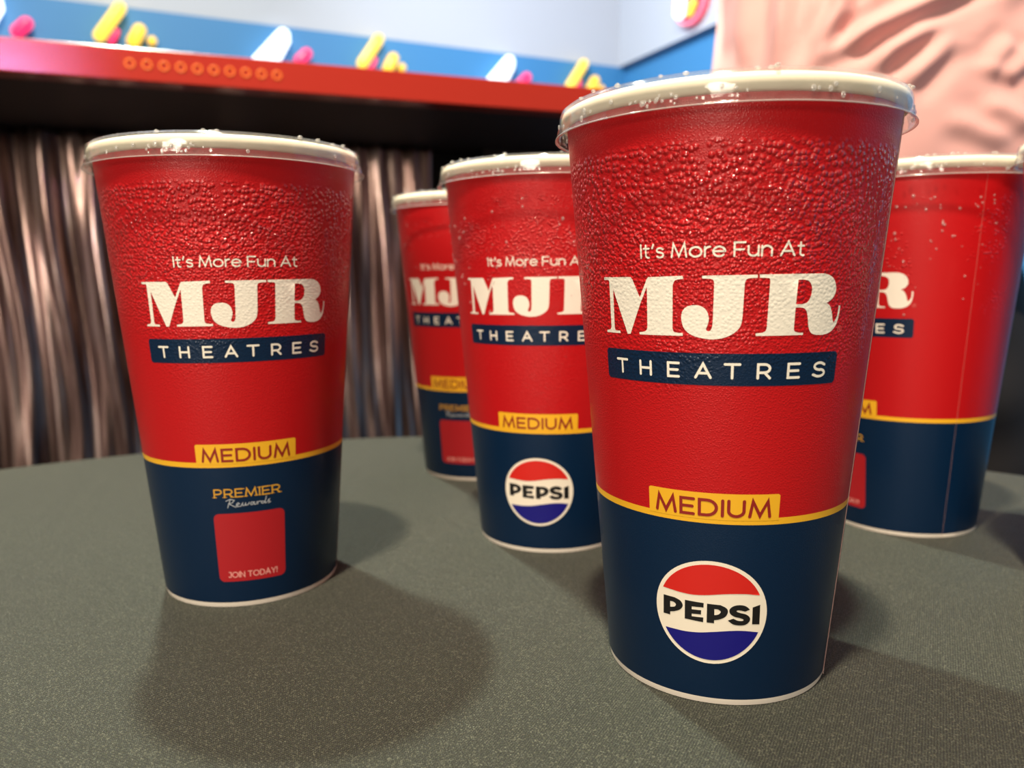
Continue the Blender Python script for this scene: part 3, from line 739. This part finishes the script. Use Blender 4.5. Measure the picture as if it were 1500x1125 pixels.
# glowing lamps on the back wall: the same set three times
M_NW = emis('white_glow', (.86, .95, 1.0), 2.2)
M_NY = emis('yellow_glow', (1.0, .66, .07), 1.35)
M_NO = emis('amber_glow', (1.0, .60, .05), 1.15)
M_NP = emis('pink_glow', (1.0, .03, .14), 1.2)
M_MOUNT = pmat('lamp_mount', (.05, .05, .06), .5)
def capsule(bm, a, b, r, n=20):
    a, b = Vector(a), Vector(b); d = b - a; L = d.length
    rings = [(0, -r)] + [(r * math.cos(t), r * math.sin(t)) for t in [(-80 + 20 * i) * DEG for i in range(5)]] + [(r * math.cos(t), L + r * math.sin(t)) for t in [(20 * i) * DEG for i in range(5)]] + [(0, L + r)]
    vs0 = set(bm.verts)
    lathe(bm, rings, n)
    new = [v for v in bm.verts if v not in vs0]
    M = Matrix.Translation(a) @ d.to_track_quat('Z', 'Y').to_matrix().to_4x4()
    bmesh.ops.transform(bm, matrix=M, verts=new)
def wall_lamp(name, label, tubes, grp):
    """tubes: (material, (u0,z0), (u1,z1), radius) in wall coordinates"""
    u = sum(t[1][0] for t in tubes) / len(tubes)
    z = min(t[1][1] for t in tubes)
    base = Vector((u, -.03, TT + z))
    e = empty(name, RM @ base, A2); tag(e, label, 'lamp', grp)
    for m, a, b, r in tubes:
        bm = bmesh.new()
        capsule(bm, Vector((a[0], -r - .012, TT + a[1])) - base, Vector((b[0], -r - .012, TT + b[1] + 1e-4)) - base, r)
        obj('glow_tube', mesh_of('glow_tube', bm, m), e)
    bm = bmesh.new()
    m0 = tubes[0]
    c = Vector(((m0[1][0] + m0[2][0]) / 2, 0, TT + (m0[1][1] + m0[2][1]) / 2)) - base
    box(bm, c.x - .008, c.x + .008, .0, .03, c.z - .008, c.z + .008)
    obj('wall_mount', mesh_of('wall_mount', bm, M_MOUNT, False), e)
WH = ['leftmost', 'middle', 'rightmost']
off = [-.730, 0.0, .745]
for i, o in enumerate(off):
    def P(u, z): return (u + o, z)
    wall_lamp('slanted_wall_lamp', 'big slanted white glowing lamp above the red edge, %s of its kind' % WH[i], [(M_NW, P(-1.312, .765), P(-1.236, .850), .020), (M_NW, P(-1.270, .768), P(-1.231, .838), .016)], 'white slanted wall lamps')
    wall_lamp('oval_wall_lamp', 'small pink glowing oval lamp beside the white slanted one, %s of its kind' % WH[i], [(M_NP, P(-1.190, .784), P(-1.168, .806), .0165)], 'pink oval wall lamps')
    wall_lamp('slanted_wall_lamp', 'yellow slanted glowing bar lamp with a pink foot, %s of its kind' % WH[i], [(M_NY, P(-.997, .795), P(-.942, .873), .0165), (M_NP, P(-.969, .785), P(-.955, .812), .0085)], 'yellow slanted wall lamps')
    wall_lamp('stubby_wall_lamp', 'short yellow glowing lamp right of the yellow bar, %s of its kind' % WH[i], [(M_NO, P(-.914, .788), P(-.896, .820), .0175)], 'short yellow wall lamps')
    wall_lamp('bulb_wall_lamp', 'tiny round yellow bulb beside the short yellow lamp, %s of its kind' % WH[i], [(M_NO, P(-.866, .796), P(-.8655, .797), .012)], 'tiny round wall lamps')

# round red sign on the right-hand upper wall
rs = empty('round_wall_sign', RM @ Vector((-.032, -.440, TT + .987)), A2); rs.scale = (.82, .82, .82)
tag(rs, 'round red glowing sign with white and orange tubes on the white wall', 'sign')
bm = bmesh.new(); lathe(bm, [(0, 0), (.088, 0), (.094, .006), (.094, .022), (.086, .028), (0, .028)], 64)
bmesh.ops.transform(bm, matrix=Matrix.Rotation(-PI / 2, 4, 'Y'), verts=bm.verts[:])
obj('sign_disc', sharp(mesh_of('sign_disc', bm, emis('red_glow', (1.0, .03, .07), .9))), rs)
bm = bmesh.new(); lathe(bm, [(.092 + .006 * math.cos(t * PI / 6), .026 + .006 * math.sin(t * PI / 6)) for t in range(12)], 64, closed=True)
bmesh.ops.transform(bm, matrix=Matrix.Rotation(-PI / 2, 4, 'Y'), verts=bm.verts[:])
obj('rim_tube', mesh_of('rim_tube', bm, emis('rose_glow', (1.0, .28, .42), 1.0)), rs)
bm = bmesh.new(); capsule(bm, (-.04, .045, -.045), (-.04, .030, .06), .022)
obj('white_tube', mesh_of('white_tube', bm, M_NW), rs)
bm = bmesh.new(); capsule(bm, (-.036, -.012, -.058), (-.036, -.035, -.03), .014)
obj('orange_tube', mesh_of('orange_tube', bm, M_NY), rs)

# ------------------------------------------------------------------ person standing behind the table
PX, PY_ = .487, 1.02
person = empty('person', (PX, PY_, 0), 0)
tag(person, 'person in a pink shirt and dark trousers standing behind the cups', 'person')
M_SKIN = pmat('skin', (.62, .36, .26), .5, Subsurface_Weight=.1, Subsurface_Scale=.01)

def skin_mesh(name, nodes, edges, mats, levels=2, root=0):
    """nodes: (x, y, z, rx, ry)"""
    me = bpy.data.meshes.new(name + '_base')
    me.from_pydata([q[:3] for q in nodes], edges, [])
    o = bpy.data.objects.new(name + '_tmp', me); COL.objects.link(o)
    sk = o.modifiers.new('skin', 'SKIN'); sk.use_smooth_shade = True; sk.branch_smoothing = .3
    for i, q in enumerate(nodes):
        v = me.skin_vertices[0].data[i]
        v.radius = (q[3], q[4]); v.use_root = (i == root)
    sb = o.modifiers.new('sub', 'SUBSURF'); sb.levels = levels; sb.render_levels = levels
    dg = bpy.context.evaluated_depsgraph_get(); dg.update()
    out = bpy.data.meshes.new_from_object(o.evaluated_get(dg))
    bpy.data.objects.remove(o)
    out.name = name
    out.materials.clear(); out.materials.append(mats)
    for p in out.polygons: p.use_smooth = True
    return out

nd = []; ed = []
def add(p, r, parent=None, r2=None):
    nd.append((*p, r, r2 if r2 else r))
    i = len(nd) - 1
    if parent is not None: ed.append((parent, i))
    return i
pel = add((0, 0, .95), .15, None, .11)
sp1 = add((0, 0, 1.08), .155, pel, .115)
sp2 = add((0, 0, 1.24), .16, sp1, .11)
ch = add((0, .01, 1.38), .15, sp2, .095)
nk = add((0, .01, 1.47), .055, ch)
nk2 = add((0, -.005, 1.53), .052, nk)
hd = add((0, -.015, 1.60), .072, nk2, .085)
hd2 = add((0, -.01, 1.67), .078, hd, .095)
hd3 = add((0, .0, 1.74), .050, hd2, .06)
for s in (-1, 1):
    sh = add((s * .185, .01, 1.41), .055, ch)
    el = add((s * .37, -.06, 1.40), .042, sh)
    wr = add((s * .135, -.17, 1.555), .028, el)
    pm = add((s * .100, -.190, 1.590), .034, wr, .020)
    pm2 = add((s * .082, -.198, 1.622), .032, pm, .016)
    for k in range(4):
        b_ = (s * (.060 + .016 * k), -.196 - .003 * k, 1.640 - .004 * k)
        f1 = add((b_[0], b_[1] - .004, b_[2] + .006), .0085, pm2)
        f2 = add((b_[0] - s * .006, b_[1] + .008, b_[2] + .034 + .004 * (k in (1, 2))), .008, f1)
        f3 = add((b_[0] - s * .016, b_[1] + .030, b_[2] + .050), .0072, f2)
    t1 = add((s * .068, -.180, 1.588), .010, pm)
    t2 = add((s * .050, -.165, 1.612), .009, t1)
    hp = add((s * .095, 0, .86), .085, pel)
    kn = add((s * .105, -.01, .48), .056, hp)
    an = add((s * .11, .01, .09), .038, kn)
    ft = add((s * .12, -.12, .045), .034, an)
body = obj('body', skin_mesh('body', nd, ed, M_SKIN, 2, 0), person)
# face
M_EYE = pmat('eye_white', (.8, .8, .78), .2); M_LIP = pmat('lips', (.5, .18, .15), .4); M_HAIR = pmat('hair', (.03, .018, .012), .6)
for s in (-1, 1):
    bm = bmesh.new(); bmesh.ops.create_uvsphere(bm, u_segments=16, v_segments=10, radius=.012, matrix=Matrix.Translation((s * .031, -.097, 1.655)))
    obj('eye', mesh_of('eye', bm, M_EYE), person)
    bm = bmesh.new(); bmesh.ops.create_uvsphere(bm, u_segments=12, v_segments=8, radius=1, matrix=Matrix.Translation((s * .083, 0, 1.645)) @ Matrix.Diagonal((.009, .018, .032, 1)))
    obj('ear', mesh_of('ear', bm, M_SKIN), person)
bm = bmesh.new(); bmesh.ops.create_uvsphere(bm, u_segments=16, v_segments=10, radius=1, matrix=Matrix.Translation((0, -.112, 1.625)) @ Matrix.Diagonal((.014, .018, .024, 1)))
obj('nose', mesh_of('nose', bm, M_SKIN), person)
bm = bmesh.new(); bmesh.ops.create_uvsphere(bm, u_segments=16, v_segments=8, radius=1, matrix=Matrix.Translation((0, -.098, 1.585)) @ Matrix.Diagonal((.025, .008, .008, 1)))
obj('mouth', mesh_of('mouth', bm, M_LIP), person)
bm = bmesh.new(); bmesh.ops.create_uvsphere(bm, u_segments=40, v_segments=24, radius=1, matrix=Matrix.Translation((0, .012, 1.695)) @ Matrix.Diagonal((.088, .106, .092, 1)))
for v in bm.verts:
    if v.co.y < -.05 and v.co.z < 1.72: v.co.y = -.05 + (v.co.y + .05) * .1
    v.co += .003 * noise.noise_vector(v.co * 60)
obj('hair', mesh_of('hair', bm, M_HAIR), person)

# shirt: a loose tube round the trunk with pulled folds, plus sleeves and collar
FOLDS = [([(.255, 1.21), (.250, 1.08)], 0.0060, .009), ([(.298, 1.21), (.287, 1.085)], 0.0070, .009), ([(.364, 1.21), (.351, 1.159), (.336, 1.128), (.321, 1.09)], 0.0081, .009),
         ([(.480, 1.178), (.422, 1.151), (.383, 1.135), (.336, 1.109), (.316, 1.09)], 0.0070, .008), ([(.465, 1.142), (.439, 1.131), (.405, 1.112), (.377, 1.085)], 0.0070, .009),
         ([(.475, 1.130), (.455, 1.112), (.435, 1.091), (.415, 1.068)], 0.0060, .010), ([(.540, 1.125), (.520, 1.103), (.503, 1.080)], 0.0054, .010),
         ([(.560, 1.115), (.545, 1.098), (.520, 1.075)], 0.0054, .009), ([(.500, 1.060), (.53, 1.047), (.57, 1.030)], 0.0038, .010), ([(.46, 1.045), (.50, 1.030), (.55, 1.015)], 0.0032, .010),
         ([(.232, 1.22), (.228, 1.06)], 0.0054, .010), ([(.40, 1.21), (.375, 1.165)], 0.0043, .010), ([(.33, 1.07), (.37, 1.02)], 0.0032, .012), ([(.56, 1.20), (.50, 1.150)], 0.0043, .014)]
def fold_at(q, pts):
    """distance to a fold line and how far along it (0..1)"""
    tot = sum(math.dist(pts[i], pts[i + 1]) for i in range(len(pts) - 1)); run = 0; best = (9, 0)
    for i in range(len(pts) - 1):
        (ax, az), (bx, bz) = pts[i], pts[i + 1]
        dx, dz = bx - ax, bz - az
        t = max(0, min(1, ((q[0] - ax) * dx + (q[1] - az) * dz) / (dx * dx + dz * dz)))
        dd = math.hypot(q[0] - ax - t * dx, q[1] - az - t * dz)
        L_ = math.hypot(dx, dz)
        if dd < best[0]: best = (dd, (run + t * L_) / tot)
        run += L_
    return best
FOLDS = [(([(f[0][0] * 2 - f[1][0], f[0][1] * 2 - f[1][1])] if f[0][1] > 1.17 else []) + f, a_ * 1.55, w_ * 1.08) for f, a_, w_ in FOLDS]
PROFS = [(.905, .210, .146), (.96, .212, .152), (1.05, .221, .160), (1.13, .224, .158), (1.22, .219, .148), (1.32, .212, .135), (1.40, .196, .118), (1.45, .150, .095), (1.485, .075, .07), (1.50, .066, .065)]
def prof_at(z):
    for i in range(len(PROFS) - 1):
        a, b = PROFS[i], PROFS[i + 1]
        if z <= b[0]:
            t = (z - a[0]) / (b[0] - a[0]); t = t * t * (3 - 2 * t) if i in (6, 7) else t - math.sin(2 * PI * t) / (4 * PI)
            return a[1] + (b[1] - a[1]) * t, a[2] + (b[2] - a[2]) * t
    return PROFS[-1][1:]
bm = bmesh.new()
na, nzz = 360, 200
G = []
for j in range(nzz + 1):
    z = .905 + (1.50 - .905) * j / nzz
    hw, hd_ = prof_at(z)
    row = []
    for i in range(na):
        a = 2 * PI * i / na
        sx, cy = math.sin(a), -math.cos(a)
        ex = .78
        x = hw * math.copysign(abs(sx) ** ex, sx); y = hd_ * math.copysign(abs(cy) ** ex, cy)
        d = .004 * noise.noise((x * 9, y * 9, z * 7)) + .0022 * noise.noise((x * 26, y * 26, z * 16 + 4))
        if y < .03:
            wx = PX + x
            # folds were placed on the front of the shirt, seen from the table
            for pts, amp, wd in FOLDS:
                dd, fr_ = fold_at((wx * .86 / (.86 + .10 * (1 + y / .16)), z), pts)
                if dd < wd * 3.2:
                    e_ = max(0, min(1, fr_ / .3, (1 - fr_) / .3)); e_ = e_ * e_ * (3 - 2 * e_)
                    d += amp * e_ * (math.exp(-(dd / wd) ** 2) - .45 * math.exp(-((dd - wd * 1.8) / wd) ** 2))
        L = math.hypot(x / hw ** 2, y / hd_ ** 2) or 1
        nx, ny = x / hw ** 2 / L, y / hd_ ** 2 / L
        row.append(bm.verts.new((x + nx * d, y + ny * d, z)))
    G.append(row)
for j in range(nzz):
    for i in range(na):
        k = (i + 1) % na
        bm.faces.new((G[j][i], G[j][k], G[j + 1][k], G[j + 1][i]))
for s in (-1, 1):
    pts = [((s * .165, .01, 1.405), .078), ((s * .215, -.005, 1.405), .074), ((s * .300, -.035, 1.402), .066), ((s * .325, -.044, 1.401), .065)]
    prev = None
    for q, (c, r) in enumerate(pts):
        c = Vector(c); d = (Vector(pts[min(q + 1, 3)][0]) - Vector(pts[max(q - 1, 0)][0])).normalized()
        M = Matrix.Translation(c) @ d.to_track_quat('Z', 'Y').to_matrix().to_4x4()
        ring = [bm.verts.new(M @ Vector((r * (1 + .05 * math.sin(5 * t * PI / 24)) * math.cos(t * PI / 24), r * math.sin(t * PI / 24), 0))) for t in range(48)]
        if prev:
            for t in range(48): bm.faces.new((prev[t], prev[(t + 1) % 48], ring[(t + 1) % 48], ring[t]))
        prev = ring
def shirt_mat():
    m, nt, b, out = nodes_of('pink_jersey')
    tc = N(nt, 'ShaderNodeTexCoord')
    n1 = N(nt, 'ShaderNodeTexNoise'); n1.inputs['Scale'].default_value = 900; n1.inputs['Detail'].default_value = 2
    nt.links.new(tc.outputs['Object'], n1.inputs['Vector'])
    bp = N(nt, 'ShaderNodeBump'); bp.inputs['Strength'].default_value = .2; bp.inputs['Distance'].default_value = .0004
    nt.links.new(n1.outputs['Fac'], bp.inputs['Height']); nt.links.new(bp.outputs[0], b.inputs['Normal'])
    b.inputs['Base Color'].default_value = (.70, .375, .355, 1); b.inputs['Roughness'].default_value = .85
    setp(b, Sheen_Weight=.2)
    return m
sh_ = obj('shirt', mesh_of('shirt', bm, shirt_mat()), person)
so = sh_.modifiers.new('thickness', 'SOLIDIFY'); so.thickness = .0015; so.offset = -1

# trousers
nd = []; ed = []
w0 = add((0, 0, 1.04), .165, None, .115)
w1 = add((0, .005, .88), .205, w0, .135)
for s in (-1, 1):
    c0 = add((s * .105, .0, .74), .125, w1, .115)
    c1 = add((s * .104, -.01, .50), .078, c0)
    c2 = add((s * .110, .005, .22), .068, c1)
    c3 = add((s * .112, .005, .045), .066, c2)
me = skin_mesh('trousers', nd, ed, None, 3, 0)
me.materials.clear(); me.materials.append(pmat('dark_trousers', (.009, .008, .010), .8))
for v in me.vertices:
    c = v.co
    k = .010 * noise.noise((c.x * 12, c.y * 12, c.z * 16))
    v.co += v.normal * k
tr = obj('trousers', me, person)
M_SHOE = pmat('shoe_leather', (.015, .013, .012), .45)
for s in (-1, 1):
    bm = bmesh.new()
    rows = []
    for t in range(13):
        y = .09 - .27 * t / 12
        w_ = .036 + .016 * math.sin(PI * min(1, t / 12 * 1.05)) if t < 12 else .022
        h_ = .085 - .045 * min(1, t / 7) if t < 11 else .03
        rows.append([bm.verts.new((s * .115 + w_ * math.cos(q * PI / 10), y, .003 + h_ * math.sin(q * PI / 10))) for q in range(11)])
    for t in range(12):
        for q in range(10): bm.faces.new((rows[t][q], rows[t][q + 1], rows[t + 1][q + 1], rows[t + 1][q]))
        bm.faces.new((rows[t][10], rows[t][0], rows[t + 1][0], rows[t + 1][10]))
    bm.faces.new(rows[0]); bm.faces.new(rows[-1])
    obj('shoe', mesh_of('shoe', bm, M_SHOE), person)


# ------------------------------------------------------------------ camera
cam = bpy.data.cameras.new('camera')
co = bpy.data.objects.new('camera', cam); COL.objects.link(co)
Rv = Vector((.9999, -.0015, -.0109)); Uv = Vector((.0110, .1367, .9905))
Rv.normalize(); Fw = Uv.cross(Rv).normalized(); Uv = Rv.cross(Fw).normalized()
co.matrix_world = Matrix(((Rv.x, Uv.x, -Fw.x, 0), (Rv.y, Uv.y, -Fw.y, 0), (Rv.z, Uv.z, -Fw.z, TT + .12819), (0, 0, 0, 1)))
cam.sensor_fit = 'HORIZONTAL'; cam.sensor_width = 36
cam.lens = 1139.4 / 1500 * 36
cam.clip_start = .01
cam.dof.use_dof = True; cam.dof.focus_distance = .235; cam.dof.aperture_fstop = 10.5
sc.camera = co

# ------------------------------------------------------------------ light
def lamp(name, typ, loc, target, energy, col, size, **k):
    l = bpy.data.lights.new(name, typ); l.energy = energy; l.color = col
    if typ == 'AREA': l.shape = 'DISK'; l.size = size
    else: l.shadow_soft_size = size
    for a, v in k.items(): setattr(l, a, v)
    o = bpy.data.objects.new(name, l); COL.objects.link(o)
    o.location = loc
    o.rotation_euler = (Vector(target) - Vector(loc)).to_track_quat('-Z', 'Y').to_euler()
    return o
# ceiling spot behind the cups at left: long soft shadows towards the camera
lamp('downlight', 'AREA', (-.645, 1.18, TT + 2.05), (0, .35, TT), 72, (.93, 1.0, .80), .09)
# ceiling spot above the camera: short dark shadows behind the cups
lamp('downlight', 'AREA', (-.14, -.25, TT + 2.07), (0, .35, TT), 106, (1.0, .84, .64), .09)
# soft fill added in front of the table to brighten the cups
lamp('front_fill', 'AREA', (-.9, -2.0, TT + .75), (0, .35, TT + .1), 36, (1.0, .88, .72), .8)
# out-of-view area lights added to wash the walls behind the bar
lamp('wall_wash', 'AREA', (-1.2, 1.9, TT + 2.15), (-1.3, 2.6, TT + .8), 18, (.85, .92, 1.0), .9)
lamp('wall_wash', 'AREA', (-.15, 1.75, TT + 1.25), (.75, 2.3, TT + .9), 20, (.97, .98, 1.0), .5)
# purple spots added to tint the red edge's left end and the metal front
lamp('added_purple_spot', 'SPOT', (-.2, -.6, TT + .60), (-.455, .74, TT + .335), 14, (.70, .42, 1.0), .03, spot_size=.13, spot_blend=.7)
lamp('added_purple_spot', 'SPOT', (-1.3, -.6, TT + .75), (-.45, 1.0, TT + .29), 18, (.50, .25, 1.0), .05, spot_size=.5, spot_blend=.6)
lamp('foil_fill_spot', 'SPOT', (-1.5, -1.0, TT + .45), (-.55, 1.0, TT + .12), 75, (1.0, .84, .70), .06, spot_size=.55, spot_blend=.5)  # warm spot added for highlights on the rippled metal

w = bpy.data.worlds.new('world'); sc.world = w; w.use_nodes = True
w.node_tree.nodes['Background'].inputs[0].default_value = (1.0, .88, .78, 1)
w.node_tree.nodes['Background'].inputs[1].default_value = .08

sc.view_settings.view_transform = 'Standard'
sc.view_settings.look = 'None'
sc.view_settings.exposure = 0.0
sc.view_settings.gamma = 1.0
sc.view_settings.use_curve_mapping = False
